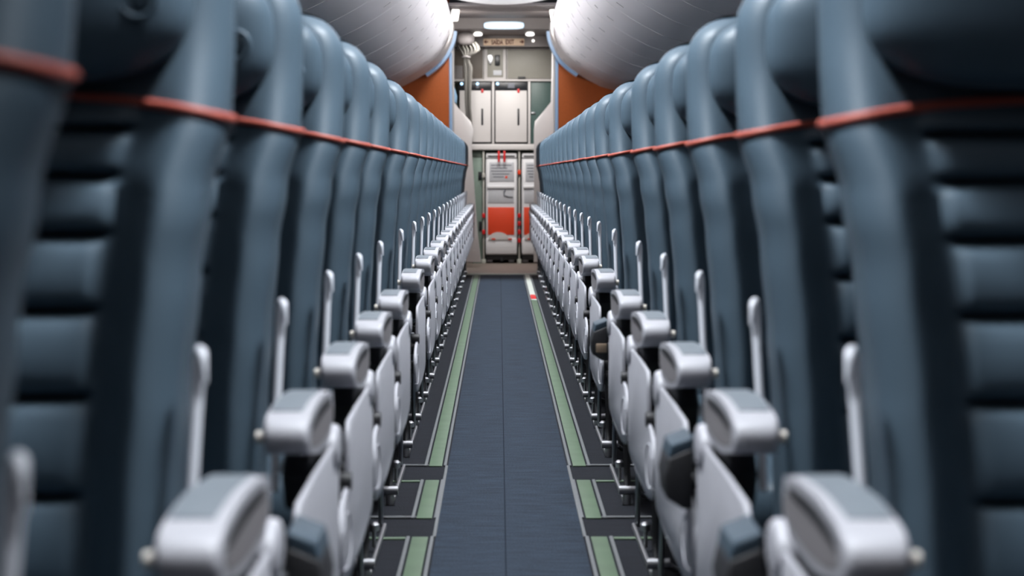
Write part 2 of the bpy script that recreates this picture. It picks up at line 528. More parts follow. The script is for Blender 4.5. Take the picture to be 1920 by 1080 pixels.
    R['seat_beam'] = finish(bm, 'seat_beam', 'charcoal')
    # legs under the window side
    bm = bmesh.new()
    tube(bm, [(X(1.40), 0.08, 0.345), (X(1.40), 0.16, 0.012)], 0.014, 8)
    tube(bm, [(X(1.40), -0.38, 0.345), (X(1.40), -0.48, 0.012)], 0.014, 8)
    R['far_leg'] = finish(bm, 'leg', 'charcoal')
    # round dimple on the headrest front
    cx_, cz_ = 0.385, 1.095
    yy = hr_front(cx_ - SEATX, cz_)
    bm = bmesh.new()
    ring = [(X(cx_) + 0.019 * math.cos(2 * PI * k / 20), yy - 0.001, cz_ - PIV + 0.019 * math.sin(2 * PI * k / 20)) for k in range(21)]
    tube(bm, ring, 0.0035, 6, False)
    superq(bm, (X(cx_), yy + 0.001, cz_ - PIV), 0.013, 0.004, 0.013, 2, 16, 10)
    R['headrest_button'] = finish(bm, 'headrest_button', 'leather', 70)
    # pocket corner that sticks out behind the backrest towards the aisle
    bm = bmesh.new()
    prism(bm, [(X(0.214), 0.520), (X(0.218), 0.540), (X(0.2485), 0.552), (X(0.2485), 0.532)], 'y', 0.112, 0.232, 0.003, 3)
    R['pocket'] = finish(bm, 'seat_pocket', 'leather', 50)
    bm = bmesh.new()
    prism(bm, [(X(0.212), 0.465), (X(0.208), 0.495), (X(0.214), 0.522), (X(0.2485), 0.536), (X(0.2485), 0.45), (X(0.235), 0.45)], 'y', 0.105, 0.228, 0.003, 2)
    R['pocket_base'] = finish(bm, 'pocket_base', 'charcoal', 50)
    bm = bmesh.new()
    box(bm, min(X(0.220), X(0.247)), max(X(0.220), X(0.247)), 0.100, 0.109, 0.470, 0.493, 0.002)
    R['pocket_card'] = finish(bm, 'pocket_card', 'card')
    return R

FIT = {1: seat_fittings(1), -1: seat_fittings(-1)}

ROWS = [1.29, 2.075, 2.86, 3.645, 4.43, 5.225, 6.33, 7.32, 8.09, 8.86, 9.625, 10.39, 11.16, 11.93, 12.71, 13.49, 14.265, 15.04, 15.81, 16.585, 17.40, 18.24, 19.08]
NUM = ['first', 'second', 'third', 'fourth', 'fifth', 'sixth', 'seventh', 'eighth', 'ninth', 'tenth', 'eleventh', 'twelfth']
def row_label(s, k):
    side = 'left' if s < 0 else 'right'
    n = len(ROWS)
    if k < 12:
        kk = k if s < 0 else k - 1
        return 'dark blue leather seat with orange piping, %s from the camera in the %s row' % (NUM[kk], side)
    return 'dark blue leather seat with orange piping, %s from the galley in the %s row' % (NUM[n - 1 - k], side)

def put(name, me, parent, loc=(0, 0, 0), rx=0.0):
    o = link(name, me, parent, loc)
    if rx: o.rotation_euler.x = rx
    return o

LOOSE = {(1, 1), (1, 2), (1, 5), (-1, 1)}
for k, y in enumerate(ROWS):
    for s in (-1, 1):
        if s == 1 and k == 0: continue      # outside the frame
        dy = random.uniform(-0.004, 0.004)
        t = empty('airline_seat', (s * SEATX, y + dy, 0))
        tag(t, row_label(s, k), 'airplane seat', 'blue seats left of the aisle' if s < 0 else 'blue seats right of the aisle')
        f = FIT[s]
        for q in range(3):
            off = s * 0.46 * q + (0.006 if s > 0 else 0)
            oz, oy = (0.006 if s < 0 else 0), 0.0
            if k == 0: oz, oy = 0.014, -0.05
            rx = random.uniform(-0.011, 0.011) if k < 16 else random.uniform(-0.004, 0.004)
            br = put('backrest', SEAT_MESH['backrest'], t, (off, oy, PIV + oz), rx)
            put('back_shell', SEAT_MESH['back_shell'], br)
            put('piping', SEAT_MESH['piping'], br)['label'] = 'orange piping across the backrest'
            hr = put('headrest', SEAT_MESH['headrest'], t, (off, oy, PIV + oz), rx)
            if s < 0 and q == 0: put('headrest_button', f['headrest_button'], hr)
            put('seat_cushion', SEAT_MESH['seat_cushion'], t, (off, 0, 0))
        a = put('armrest', f['armrest'], t)
        a['label'] = 'grey plastic aisle armrest'
        put('armrest_slot', f['armrest_slot'], a)
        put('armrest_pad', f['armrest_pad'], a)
        put('armrest_inlay', f['armrest_inlay'], a)
        put('recline_button', f['recline_button'], a)
        put('armrest_pivot', f['armrest_pivot'], t)
        e = put('end_panel', f['end_panel'], t)
        e['label'] = 'grey plastic end panel facing the aisle'
        put('hinge_cover', f['hinge_cover'], e)
        put('cap', f['cap'], e)
        put('moulding', f['moulding'], e)
        put('side_rail', f['side_rail'], t)['label'] = 'pale grey hooked rail beside the backrest'
        put('leg', f['rear_leg'], t)
        put('leg', f['front_leg'], t)
        put('leg', f['far_leg'], t)
        fr = put('floor_rail', f['floor_rail'], t)
        put('bolt', f['bolt'], fr)
        put('foot_bar', f['foot_bar'], t)['label'] = 'chrome foot bar'
        put('seat_beam', f['seat_beam'], t)
        if (s, k) in LOOSE:
            pk = put('seat_pocket', f['pocket'], t)
            pk['label'] = 'blue pocket corner jutting out towards the aisle'
            put('pocket_base', f['pocket_base'], pk)
            if k == 5: put('pocket_card', f['pocket_card'], pk)

# ------------------------------------------------------------------ the setting
Y0, YB = -5.0, 20.05             # front end of the cabin and rear bulkhead
def struct(name, bm, m, angle=38):
    o = obj(name, bm, m, angle=angle)
    o['kind'] = 'structure'
    return o

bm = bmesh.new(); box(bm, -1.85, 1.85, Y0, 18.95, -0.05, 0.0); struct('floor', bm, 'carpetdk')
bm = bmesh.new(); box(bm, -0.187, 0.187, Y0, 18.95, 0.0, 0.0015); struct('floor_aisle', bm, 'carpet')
bm = bmesh.new(); box(bm, -1.85, 1.85, 19.02, 24.0, -0.05, 0.002); struct('floor_galley', bm, 'sill')
bm = bmesh.new(); box(bm, -0.60, 0.60, 18.95, 19.02, -0.05, 0.012, 0.004); struct('trim_1', bm, 'pale')
bm = bmesh.new(); box(bm, -0.012, -0.009, Y0, 18.95, 0.0, 0.0020); struct('trim_2', bm, 'seam')      # seam in the carpet

for s, nm in ((-1, 'left'), (1, 'right')):
    pts = [(1.70, 0.0), (1.79, 0.35), (1.83, 0.8), (1.82, 1.2), (1.77, 1.55), (1.70, 1.9), (1.60, 2.25), (1.45, 2.7), (1.52, 2.72), (1.68, 2.27), (1.79, 1.9), (1.86, 1.55), (1.91, 1.2), (1.92, 0.8), (1.88, 0.35), (1.79, 0.0)]
    bm = bmesh.new(); prism(bm, [(s * p[0], p[1]) for p in pts], 'y', Y0, 24.0); struct('wall_' + nm, bm, 'wall', 60)
bm = bmesh.new(); box(bm, -1.95, 1.95, Y0 - 0.08, Y0, 0, 2.8); struct('wall_front', bm, 'wall')
bm = bmesh.new(); box(bm, -1.6, 1.6, Y0, 24.0, 2.70, 2.78); struct('ceiling', bm, 'ceil')

# hanging ceiling panel between the bins, gently bowed downwards
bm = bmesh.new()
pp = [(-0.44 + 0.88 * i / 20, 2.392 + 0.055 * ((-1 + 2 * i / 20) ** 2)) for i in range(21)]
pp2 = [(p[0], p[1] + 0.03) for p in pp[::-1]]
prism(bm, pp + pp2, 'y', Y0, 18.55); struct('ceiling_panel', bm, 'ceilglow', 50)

# overhead bins
BINP = [(0.66, 2.66), (0.575, 2.55), (0.49, 2.42), (0.452, 2.30), (0.462, 2.17), (0.522, 2.035), (0.60, 1.94), (0.72, 1.85), (0.86, 1.768), (0.99, 1.712), (1.2, 1.672), (1.42, 1.66), (1.60, 1.68)]
BINC = catmull(BINP, 5)
def bin_outline(s, grow=0.0):
    pts = []
    n = len(BINC)
    for i, p in enumerate(BINC):
        a, b = BINC[max(i - 1, 0)], BINC[min(i + 1, n - 1)]
        d = Vector((b[0] - a[0], b[1] - a[1])).normalized()
        nrm = Vector((d.y, -d.x))            # towards the aisle / down
        if nrm.x > 0 and p[1] > 2.0: nrm = -nrm
        if nrm.y > 0 and p[1] <= 2.0: nrm = -nrm
        pts.append((s * (p[0] + nrm.x * grow), p[1] + nrm.y * grow))
    return pts
def bin_thing(s, y0, y1):
    out = bin_outline(s)
    bm = bmesh.new()
    prism(bm, out + [(s * 1.60, 2.0), (s * 1.45, 2.55), (s * 1.38, 2.66)], 'y', y0 + 0.003, y1 - 0.003, 0.006, 2)
    return bm
def finger_marks(s, y0, L):
    """latch and the short finger grooves pressed in the door"""
    bm = bmesh.new()
    n = len(BINC)
    for idx, l in ((20, 0.10), (24, 0.07), (29, 0.05), (33, 0.09)):
        p = BINC[idx]
        a, b = BINC[idx - 1], BINC[idx + 1]
        d = Vector((s * (b[0] - a[0]), 0, b[1] - a[1])).normalized()
        c = Vector((s * p[0], y0 + L, p[1]))
        nrm = Vector((-s * abs(d.z), 0, -abs(d.x)))
        vs = []
        for yy in (-0.004, 0.004):
            for q in (-1, 1):
                for h in (-0.003, 0.0016):
                    vs.append(c + d * (q * l * 0.28) + Vector((0, yy, 0)) + nrm * h)
        g = [bm.verts.new(v) for v in vs]
        for f in ((0, 1, 3, 2), (4, 6, 7, 5), (0, 4, 5, 1), (2, 3, 7, 6), (0, 2, 6, 4), (1, 5, 7, 3)):
            bm.faces.new([g[i] for i in f])
    return bm
BL = 1.06
YE = 19.86
for s in (-1, 1):
    for j in range(10):
        y1 = YE - j * BL
        t = empty('overhead_bin', (0, 0, 0))
        side = 'left' if s < 0 else 'right'
        tag(t, 'white curved overhead bin over the %s seats, %s one forward of the rear bulkhead' % (side, NUM[j]), 'overhead bin', 'overhead bins on the %s' % side)
        obj('bin_door', bin_thing(s, y1 - BL, y1), 'bin', t, angle=50)
        obj('finger_groove', finger_marks(s, y1, -0.30), 'taupe', t)
        bm = bmesh.new()
        o2 = bin_outline(s, 0.0022)[3:]
        i2 = bin_outline(s, -0.004)[3:]
        prism(bm, o2 + i2[::-1], 'y', y1 - 0.007, y1 - 0.0035)
        obj('door_edge', bm, 'binedge', t, angle=50)
    bm = bin_thing(s, Y0, YE - 10 * BL)
    struct('trim_%d' % (4 if s < 0 else 5), bm, 'bin', 50)

# rear bulkheads, orange, and the lit reveal between bins and bulkhead
XL, XR = PX(843, 20.1), PX(1046, 20.1)
for s, nm, xe in ((-1, 'left', XL), (1, 'right', XR)):
    bm = bmesh.new()
    box(bm, min(xe, s * 1.80), max(xe, s * 1.80), YB, YB + 0.06, 0, 2.6)
    struct('wall_rear_' + nm, bm, 'orange')
    o2 = bin_outline(s, 0.028)[17:36]
    i2 = bin_outline(s, -0.02)[17:36]
    bm = bmesh.new(); prism(bm, o2 + i2[::-1], 'y', YE + 0.01, YB - 0.01)
    t = obj('led_light_strip', bm, 'led', angle=50)
    tag(t, 'pale blue lit strip curving under the end of the %s overhead bins' % nm, 'light strip')
    bm = bmesh.new()
    box(bm, min(xe, xe - s * 0.026), max(xe, xe - s * 0.026), YB - 0.012, YB + 0.10, 0.0, 2.06, 0.004)
    t = obj('led_edge_strip', bm, 'led')
    tag(t, 'pale blue lit upright strip on the %s edge of the galley opening' % nm, 'light strip')
    bm = bmesh.new()
    box(bm, min(xe - s * 0.028, xe - s * 0.046), max(xe - s * 0.028, xe - s * 0.046), YB + 0.02, YB + 0.12, 0.0, 2.15, 0.003)
    struct('trim_%d' % (6 if s < 0 else 7), bm, 'white')

# stepped ceiling of the galley entry
bm = bmesh.new(); box(bm, -0.72, 0.72, 18.58, 20.10, 2.388, 2.41); struct('ceiling_entry', bm, 'ceilgrey')
bm = bmesh.new(); box(bm, -0.72, 0.72, 20.10, 20.16, 2.285, 2.42); struct('trim_8', bm, 'ceilgrey')
bm = bmesh.new(); box(bm, -1.0, 1.0, 20.16, 24.0, 2.29, 2.33); struct('ceiling_galley', bm, 'ceilgrey')

# lamps on the ceiling
for s, nm, px in ((-1, 'left', 853), (1, 'right', 1039)):
    yy = 18.95
    c = P(px, 30, yy)
    t = empty('ceiling_lamp', (c[0], yy, c[2]))
    tag(t, 'small bright white square lamp at the %s corner of the ceiling, beside the overhead bin' % nm, 'ceiling lamp', 'corner lamps')
    bm = bmesh.new(); box(bm, -0.043, 0.043, -0.005, 0.05, -0.062, 0.062, 0.012, 3); obj('housing', bm, 'ceilgrey', t)
    bm = bmesh.new(); box(bm, -0.036, 0.036, -0.014, -0.004, -0.055, 0.055, 0.010, 3); obj('diffuser', bm, 'lamp2', t)
    for ch in t.children: ch.rotation_euler = (math.radians(24), 0, s * math.radians(-22))
for nm, px in (('left', 896.5), ('right', 993.5)):
    yy = 20.62
    c = P(px, 61, yy)
    t = empty('ceiling_lamp', (c[0], yy, 2.29))
    tag(t, 'small white downlight above the exit sign, the one towards its %s arrow' % nm, 'ceiling lamp', 'downlights above the exit sign')
    bm = bmesh.new(); superq(bm, (0, 0, -0.010), 0.050, 0.05, 0.016, 3, 28, 12); obj('bezel', bm, 'white', t)
    bm = bmesh.new(); superq(bm, (0, -0.004, -0.018), 0.044, 0.05, 0.022, 3, 28, 12); obj('diffuser', bm, 'lamp', t)
c = P(945, 49.5, 20.09)
t = empty('oval_ceiling_light', (c[0], 20.09, c[2]))
tag(t, 'long oval pale blue light on the ceiling step above the exit sign', 'ceiling light')
bm = bmesh.new(); superq(bm, (0, 0, 0), 0.192, 0.014, 0.036, 4, 48, 14); obj('diffuser', bm, 'domelamp', t)
bm = bmesh.new(); superq(bm, (0, 0.008, 0), 0.200, 0.010, 0.043, 4, 48, 14); obj('bezel', bm, 'ceilgrey', t)

# ------------------------------------------------------------------ floor strips
def strip(name, label, x, y0, y1, m='green', group=None, cat='floor strip'):
    t = empty(name, (x, (y0 + y1) / 2, 0))
    tag(t, label, cat, group)
    h = (y1 - y0) / 2
    bm = bmesh.new(); box(bm, -0.0205, 0.0205, -h, h, 0.0, 0.004, 0.001); obj('insert', bm, m, t)
    for q in (-1, 1):
        bm = bmesh.new(); box(bm, q * 0.0305 - 0.0048, q * 0.0305 + 0.0048, -h, h, 0.0, 0.006, 0.002); obj('edge_rail', bm, 'edge', t)
    return t
SX = 0.227
for s, nm in ((-1, 'left'), (1, 'right')):
    sd = '%s side of the aisle' % nm
    far = 18.93 if s < 0 else 15.2
    strip('floor_strip', 'long green glow strip on the carpet along the %s' % sd, s * SX, 6.59, far, group='green strips on the carpet')
    strip('floor_strip', 'short green strip between two dark carpet gaps, %s' % sd, s * SX, 5.59, 6.285, group='green strips on the carpet')
    strip('floor_strip', 'green strip nearest the camera on the %s' % sd, s * SX, 3.2, 5.30, group='green strips on the carpet')
    for y, lab in ((6.285, 'thin green line branching off towards the seats at the farther floor gap, %s' % sd),
                   (5.30, 'thin green line branching off towards the seats at the nearer floor gap, %s' % sd)):
        x0, x1 = s * (SX + 0.037), s * 0.60
        bm = bmesh.new(); box(bm, min(x0, x1), max(x0, x1), y - 0.028, y - 0.004, 0.0, 0.004, 0.001)
        tag(obj('floor_line', bm, 'green'), lab, 'floor line', 'thin lines across the carpet')
    for y, lab in ((6.60, 'thin grey ridge across the carpet at the farther floor gap, %s' % sd),
                   (5.60, 'thin grey ridge across the carpet at the nearer floor gap, %s' % sd)):
        x0, x1 = s * (SX + 0.02), s * 0.60
        bm = bmesh.new(); box(bm, min(x0, x1), max(x0, x1), y - 0.006, y + 0.006, 0.0, 0.007, 0.003)
        tag(obj('floor_ridge', bm, 'edge'), lab, 'floor ridge', 'thin ridges across the carpet')
    # dark inner border line that runs on through the gaps
    bm = bmesh.new(); box(bm, s * (SX - 0.0355) - 0.0045, s * (SX - 0.0355) + 0.0045, 5.30, 6.59, 0.0, 0.0055, 0.002)
    tag(obj('floor_border', bm, 'edge'), 'grey carpet border bridging the gaps of the %s green strip' % nm, 'carpet border')
t = strip('floor_strip', 'worn white strip on the carpet at the far right end of the aisle', SX, 15.2, 18.93, 'pale', group=None)
bm = bmesh.new(); box(bm, -0.019, 0.019, -1.78, -1.25, 0.003, 0.0055, 0.001); obj('marker', bm, 'red', t)['label'] = 'red marker on the white strip'

# ------------------------------------------------------------------ galley
YG = 21.3
def gbox(name, px0, py0, px1, py1, m, yf=YG, dep=0.05, bev=0.004, parent=None):
    """a box whose front face stands at depth yf"""
    bm = bmesh.new()
    x0, x1 = PX(px0, yf), PX(px1, yf)
    z1, z0 = PZ(py0, yf), PZ(py1, yf)
    if parent is not None:
        ox, oy, oz = parent.location
    else: ox = oy = oz = 0
    box(bm, x0 - ox, x1 - ox, yf - oy, yf + dep - oy, z0 - oz, z1 - oz, min(bev, (x1 - x0) * 0.3, (z1 - z0) * 0.3))
    return obj(name, bm, m, parent)
def gbase(name, px, py, label, cat, group=None, y=YG):
    t = empty(name, P(px, py, y))
    return tag(t, label, cat, group)

# partitions flanking the galley (wide below, narrow above)
YP = 20.45
for s, nm, pts in ((-1, 'left', [(700, 60), (849, 60), (849, 190), (862, 206), (883, 229), (887.5, 243), (884.5, 275), (890, 360), (896, 440), (902, 491.5), (700, 491.5)]),
                   (1, 'right', [(1170, 60), (1035, 60), (1034, 192), (1020, 208), (1003, 228), (1001, 245), (1001, 491.5), (1170, 491.5)])):
    bm = bmesh.new()
    prism(bm, [(PX(p[0], YP), max(0.003, PZ(p[1], YP))) for p in pts], 'y', YP, YP + 0.05, 0.006, 2)
    o = obj('partition', bm, 'wing')
    tag(o, 'white %s partition panel of the galley, its slanted edge widening downwards' % nm, 'partition', 'galley partitions')
# back of the galley
bm = bmesh.new(); box(bm, -1.3, 1.3, 22.3, 22.36, 0, 2.3); struct('wall_rear', bm, 'sage')

# header with exit sign
bm = bmesh.new(); box(bm, -0.72, 0.72, 21.12, 21.2, PZ(89, 21.12), 2.288); struct('trim_9', bm, 'ceilgrey')
t = gbase('exit_sign', 945, 80, 'beige exit sign with dark red arrows and lettering above the galley', 'sign', y=21.10)
gbox('sign_plate', 906.5, 74, 983, 87, 'sign', 21.10, 0.018, 0.004, t)
def letters(txt, px, py, hpx, wpx, y, m, parent, name='lettering'):
    cu = bpy.data.curves.new(name, 'FONT')
    cu.body = txt
    cu.align_x = 'CENTER'; cu.align_y = 'CENTER'
    cu.size = 1.0
    cu.extrude = 0.01
    cu.offset = 0.03
    o = bpy.data.objects.new(name, cu)
    COL.objects.link(o)
    cu.materials.append(M[m])
    o.parent = parent
    bpy.context.view_layer.update()
    me = bpy.data.meshes.new_from_object(o.evaluated_get(bpy.context.evaluated_depsgraph_get()))
    bpy.data.objects.remove(o)
    xs = [v.co.x for v in me.vertices]; ys = [v.co.y for v in me.vertices]
    k = wpx * y / F / (max(xs) - min(xs)); kz = hpx * y / F / (max(ys) - min(ys))
    mx, my = (max(xs) + min(xs)) / 2, (max(ys) + min(ys)) / 2
    c = Vector(P(px, py, y)) - parent.location
    for v in me.vertices:
        v.co = (c.x + (v.co.x - mx) * k, c.y - v.co.z * 0.1, c.z + (v.co.y - my) * kz)
    return link(name, me, parent)
letters('SAÍDA', 932.5, 79.8, 10.5, 22, 21.094, 'signtext', t)
letters('EXIT', 956, 80.2, 9, 16, 21.094, 'signtext', t)
for q, px in ((-1, 912), (1, 978)):
    bm = bmesh.new()
    k = 21.094 / F
    a = [(q * 4.5, 0), (q * 0.2, 4.2), (q * 0.2, 1.1), (-q * 3.5, 1.1), (-q * 3.5, -1.1), (q * 0.2, -1.1), (q * 0.2, -4.2)]
    c = P(px, 80, 21.094)
    prism(bm, [(c[0] - t.location.x + p[0] * k, c[2] - t.location.z + p[1] * k) for p in a], 'y', -0.008, -0.001)
    obj('arrow', bm, 'signtext', t)
c = P(999.5, 78, 21.115)
bm = bmesh.new(); superq(bm, c, 0.013, 0.010, 0.013, 2.2, 18, 10)
tag(obj('indicator_light', bm, 'lamp'), 'tiny white round light to the right of the exit sign', 'light')

# upper compartments
t = gbase('galley_locker', 878, 149, 'dark brown upper galley locker behind the grey curtain', 'locker')
gbox('body', 849, 91, 907, 149.8, 'white', YG + 0.02, 0.4, 0.004, t)
gbox('door', 851.5, 94, 905.5, 148, 'galbrown', YG + 0.008, 0.02, 0.004, t)
gbox('door_panel', 851.5, 124, 868, 148, 'taupe', YG + 0.002, 0.02, 0.003, t)
t = gbase('equipment_panel', 927, 149, 'white framed grey panel holding a silver handset, under the exit sign', 'panel')
gbox('frame', 907.5, 90, 949, 149.8, 'white', YG, 0.4, 0.005, t)
gbox('inset', 914, 93, 943.5, 146, 'galgrey', YG - 0.005, 0.02, 0.003, t)
bm = bmesh.new()
k = YG / F
c = P(920, 114, YG - 0.012)
prism(bm, [(c[0] - t.location.x + a * k, c[2] - t.location.z + b * k) for a, b in ((-6, 9), (2, 11), (5, 4), (2, -4), (0, -9.5), (-4, -3), (-6, 3))], 'y', -0.03, 0.0, 0.006, 3)
obj('handset', bm, 'silver', t)
gbox('cradle', 928, 104, 937.5, 124, 'black', YG - 0.03, 0.03, 0.008, t)
gbox('placard', 925, 133, 941, 142, 'paper', YG - 0.009, 0.01, 0.002, t)
t = gbase('galley_locker', 992, 149, 'plain grey upper galley locker right of the handset panel', 'locker')
gbox('body', 950, 91, 1036, 149.8, 'white', YG + 0.02, 0.4, 0.004, t)
gbox('door', 951.5, 94, 1034.5, 148, 'galgrey', YG + 0.005, 0.03, 0.004, t)
gbox('latch', 971, 144.5, 985, 149, 'charcoal', YG - 0.012, 0.02, 0.002, t)

bm = bmesh.new()
box(bm, PX(850, YG), PX(1036, YG), YG - 0.02, YG + 0.4, PZ(153.4, YG), PZ(150.2, YG), 0.003)
tag(obj('galley_shelf', bm, 'white'), 'thin white shelf ledge between the grey lockers and the ovens', 'shelf')

# ovens
def oven(px0, px1, hx, rx, lights, label, disp):
    t = gbase('galley_oven', (px0 + px1) / 2, 269, label, 'oven', 'white galley ovens')
    gbox('casing', px0 - 2.2, 154, px1 + 2.2, 269.5, 'black', YG + 0.02, 0.4, 0.004, t)
    d = gbox('door', px0, 170.5, px1, 266.5, 'white', YG - 0.004, 0.04, 0.006, t)
    d.name = 'door'
    gbox('control_strip', px0, 155, px1, 169.8, 'black', YG, 0.03, 0.003, t)
    h = gbox('handle', hx - 1.9, 204, hx + 1.9, 235, 'black', YG - 0.012, 0.012, 0.004, t)
    gbox('latch', rx - 2.2, 167.5, rx + 2.2, 174.5, 'red', YG - 0.016, 0.02, 0.004, t)['label'] = 'red latch'
    for px, m in lights:
        bm = bmesh.new()
        c = P(px, 158, YG - 0.002)
        superq(bm, Vector(c) - t.location, 0.014, 0.008, 0.014, 2.2, 16, 10)
        obj('indicator', bm, m, t)
    for px0_, px1_ in disp:
        gbox('display', px0_, 157, px1_, 166, 'paperdk', YG - 0.003, 0.01, 0.001, t)
    return t
oven(862, 920.5, 904.5, 904.5, [(866, 'bluelight'), (895.5, 'bluelight')], 'white oven with black control strip half hidden by the grey curtain', [(893, 898)])
oven(929, 988, 972, 972, [(933, 'bluelight')], 'white oven with black control strip and red latch, right of the curtain', [(952, 965)])
for a, b, nm, lb in ((922.7, 926.7, 'galley_post', 'slim white upright between the two white ovens'), (990.2, 994.5, 'galley_post', 'slim white upright between the right oven and the teal panel')):
    bm = bmesh.new(); box(bm, PX(a, YG), PX(b, YG), YG - 0.012, YG + 0.4, PZ(269.5, YG), PZ(153.5, YG), 0.003)
    tag(obj(nm, bm, 'white'), lb, 'post')
t = gbase('stowage_panel', 1014, 269, 'dark teal galley panel right of the white ovens', 'panel')
gbox('panel', 994.8, 154, 1035, 269.5, 'teal', YG + 0.01, 0.3, 0.004, t)
gbox('catch', 996, 211, 1003, 214, 'chrome', YG - 0.006, 0.02, 0.002, t)
# worktop
bm = bmesh.new()
box(bm, PX(884, YG), PX(1036, YG), YG - 0.045, YG + 0.5, PZ(281.5, YG), PZ(270.5, YG), 0.008, 3)
tag(obj('galley_worktop', bm, 'white'), 'white galley worktop ledge above the trolleys', 'worktop')
# sage panel left of the trolleys, posts with red latches
t = gbase('side_panel', 897, 492, 'sage green side panel left of the orange trolley', 'panel')
gbox('panel', 886, 282, 904.6, 494, 'sage', YG + 0.03, 0.4, 0.004, t)
gbox('recess', 897, 322, 903.5, 337, 'black', YG + 0.02, 0.02, 0.002, t)
gbox('recess', 898, 415, 903, 433, 'black', YG + 0.02, 0.02, 0.002, t)
for px, lat, lb in ((906.8, [(329, 'post'), (404, 'red'), (435, 'red')], 'grey metal post with red turn latches left of the orange trolley'),
                    (973.6, [(323, 'trolorange'), (404, 'red'), (419, 'red'), (435, 'red'), (451, 'red')], 'grey metal post with red turn latches between the two trolleys')):
    t = gbase('galley_post', px, 494, lb, 'post', 'posts beside the trolleys')
    gbox('upright', px - 1.6, 282, px + 1.6, 489, 'post', YG - 0.02, 0.04, 0.003, t)
    gbox('foot', px - 4, 486, px + 4, 494.5, 'pale', YG - 0.03, 0.05, 0.006, t)
    for py, m in lat:
        gbox('turn_latch', px - 2.9, py - 4.2, px + 2.9, py + 4.2, m, YG - 0.045, 0.03, 0.006, t)

# trolleys
def trolley(px0, label, full=True):
    k = YG / F
    t = gbase('service_trolley', px0 + 29.5, 494, label, 'trolley', 'galley service trolleys')
    A = px0
    gbox('body', A, 297, A + 59, 478, 'white2', YG + 0.02, 0.75, 0.006, t)
    gbox('top_handle', A + 0.5, 287, A + 58, 296.5, 'white2', YG - 0.008, 0.6, 0.008, t)
    gbox('handle_slot', A + 4, 291.8, A + 54.5, 294.2, 'black', YG - 0.012, 0.02, 0.001, t)
    d = gbox('door', A + 1.5, 298, A + 57.5, 447, 'white2', YG, 0.03, 0.006, t)
    card = gbox('card', A + 7, 304.5, A + 53, 340, 'paper', YG - 0.006, 0.008, 0.002, t)
    bm = bmesh.new()
    for q, (w0, w1) in enumerate(((10, 48), (10, 40), (10, 50), (12, 44), (14, 34))):
        c0, c1 = P(A + w0, 309 + q * 5.4, YG - 0.0075), P(A + w1, 310.6 + q * 5.4, YG - 0.0075)
        box(bm, c0[0] - t.location.x, c1[0] - t.location.x, -0.0085, -0.0055, c1[2] - t.location.z, c0[2] - t.location.z)
    obj('print', bm, 'paperdk', t)
    if full:
        c = P(A + 38.5, 332, YG - 0.008)
        bm = bmesh.new(); disc(bm, (c[0] - t.location.x, -0.010, c[2] - t.location.z), 0.013, 'y', 0.004, 16)
        obj('sticker', bm, 'trolorange', t)
    gbox('ledge', A + 3, 348, A + 53, 353, 'white2', YG - 0.022, 0.03, 0.006, t)
    gbox('window_card', A + 4.5, 354.5, A + 52.5, 380.5, 'paper', YG - 0.005, 0.008, 0.002, t)
    bm = bmesh.new()
    pth = [P(A + 37, 355, YG - 0.010), P(A + 34, 360, YG - 0.010), P(A + 34.5, 366, YG - 0.010), P(A + 41, 368.5, YG - 0.010), P(A + 51, 369.5, YG - 0.010)]
    tube(bm, [Vector(p) - t.location for p in pth], [0.006, 0.007, 0.006, 0.005, 0.003], 8)
    obj('hook_mark', bm, 'paperdk', t)
    gbox('orange_panel', A + 4, 388.5, A + 53.5, 440, 'trolorange', YG - 0.006, 0.01, 0.002, t)['label'] = 'bright orange door panel'
    # rounded kick panel with an arched pull
    z0 = PZ(477, YG) - t.location.z
    gbox('kick_panel', A - 0.5, 446, A + 59, 477, 'white2', YG - 0.02, 0.04, 0.02, t)
    bm = bmesh.new()
    a_ = []
    for q in range(19):
        an = PI * q / 18
        a_.append((A + 24 + 19.5 * math.cos(an), 450 - 15 * math.sin(an)))
    prism(bm, [((p[0] - VX) * k + CX - t.location.x, CZ + (VY - p[1]) * k - t.location.z) for p in a_], 'y', -0.030, 0.0, 0.008, 3)
    obj('arched_pull', bm, 'white', t)
    for q in (15, 46):
        gbox('pull_mark', A + q - 4, 446.5, A + q + 3, 449.5, 'trolorange', YG - 0.034, 0.01, 0.002, t)
    gbox('base', A + 1, 478, A + 58, 487, 'charcoal', YG + 0.01, 0.7, 0.004, t)
    for q in (7, 48):
        c = P(A + q, 487, YG + 0.05)
        bm = bmesh.new()
        tube(bm, [(c[0] - 0.028 - t.location.x, 0.06, 0.036 - t.location.z), (c[0] + 0.028 - t.location.x, 0.06, 0.036 - t.location.z)], 0.034, 16)
        obj('wheel', bm, 'steel', t)
    gbox('brake_pedal', A + 27, 484, A + 33, 490, 'black', YG - 0.01, 0.03, 0.004, t)
    if full:
        for q in (24.5, 35):
            gbox('tag', A + q - 2, 283, A + q + 2, 304, 'red', YG - 0.052, 0.006, 0.002, t)['label'] = 'red hanging tag'
    return t
trolley(910.8, 'white trolley with orange panel and two red tags at the end of the aisle')
trolley(978.2, 'second white trolley, mostly hidden behind the right seats', False)

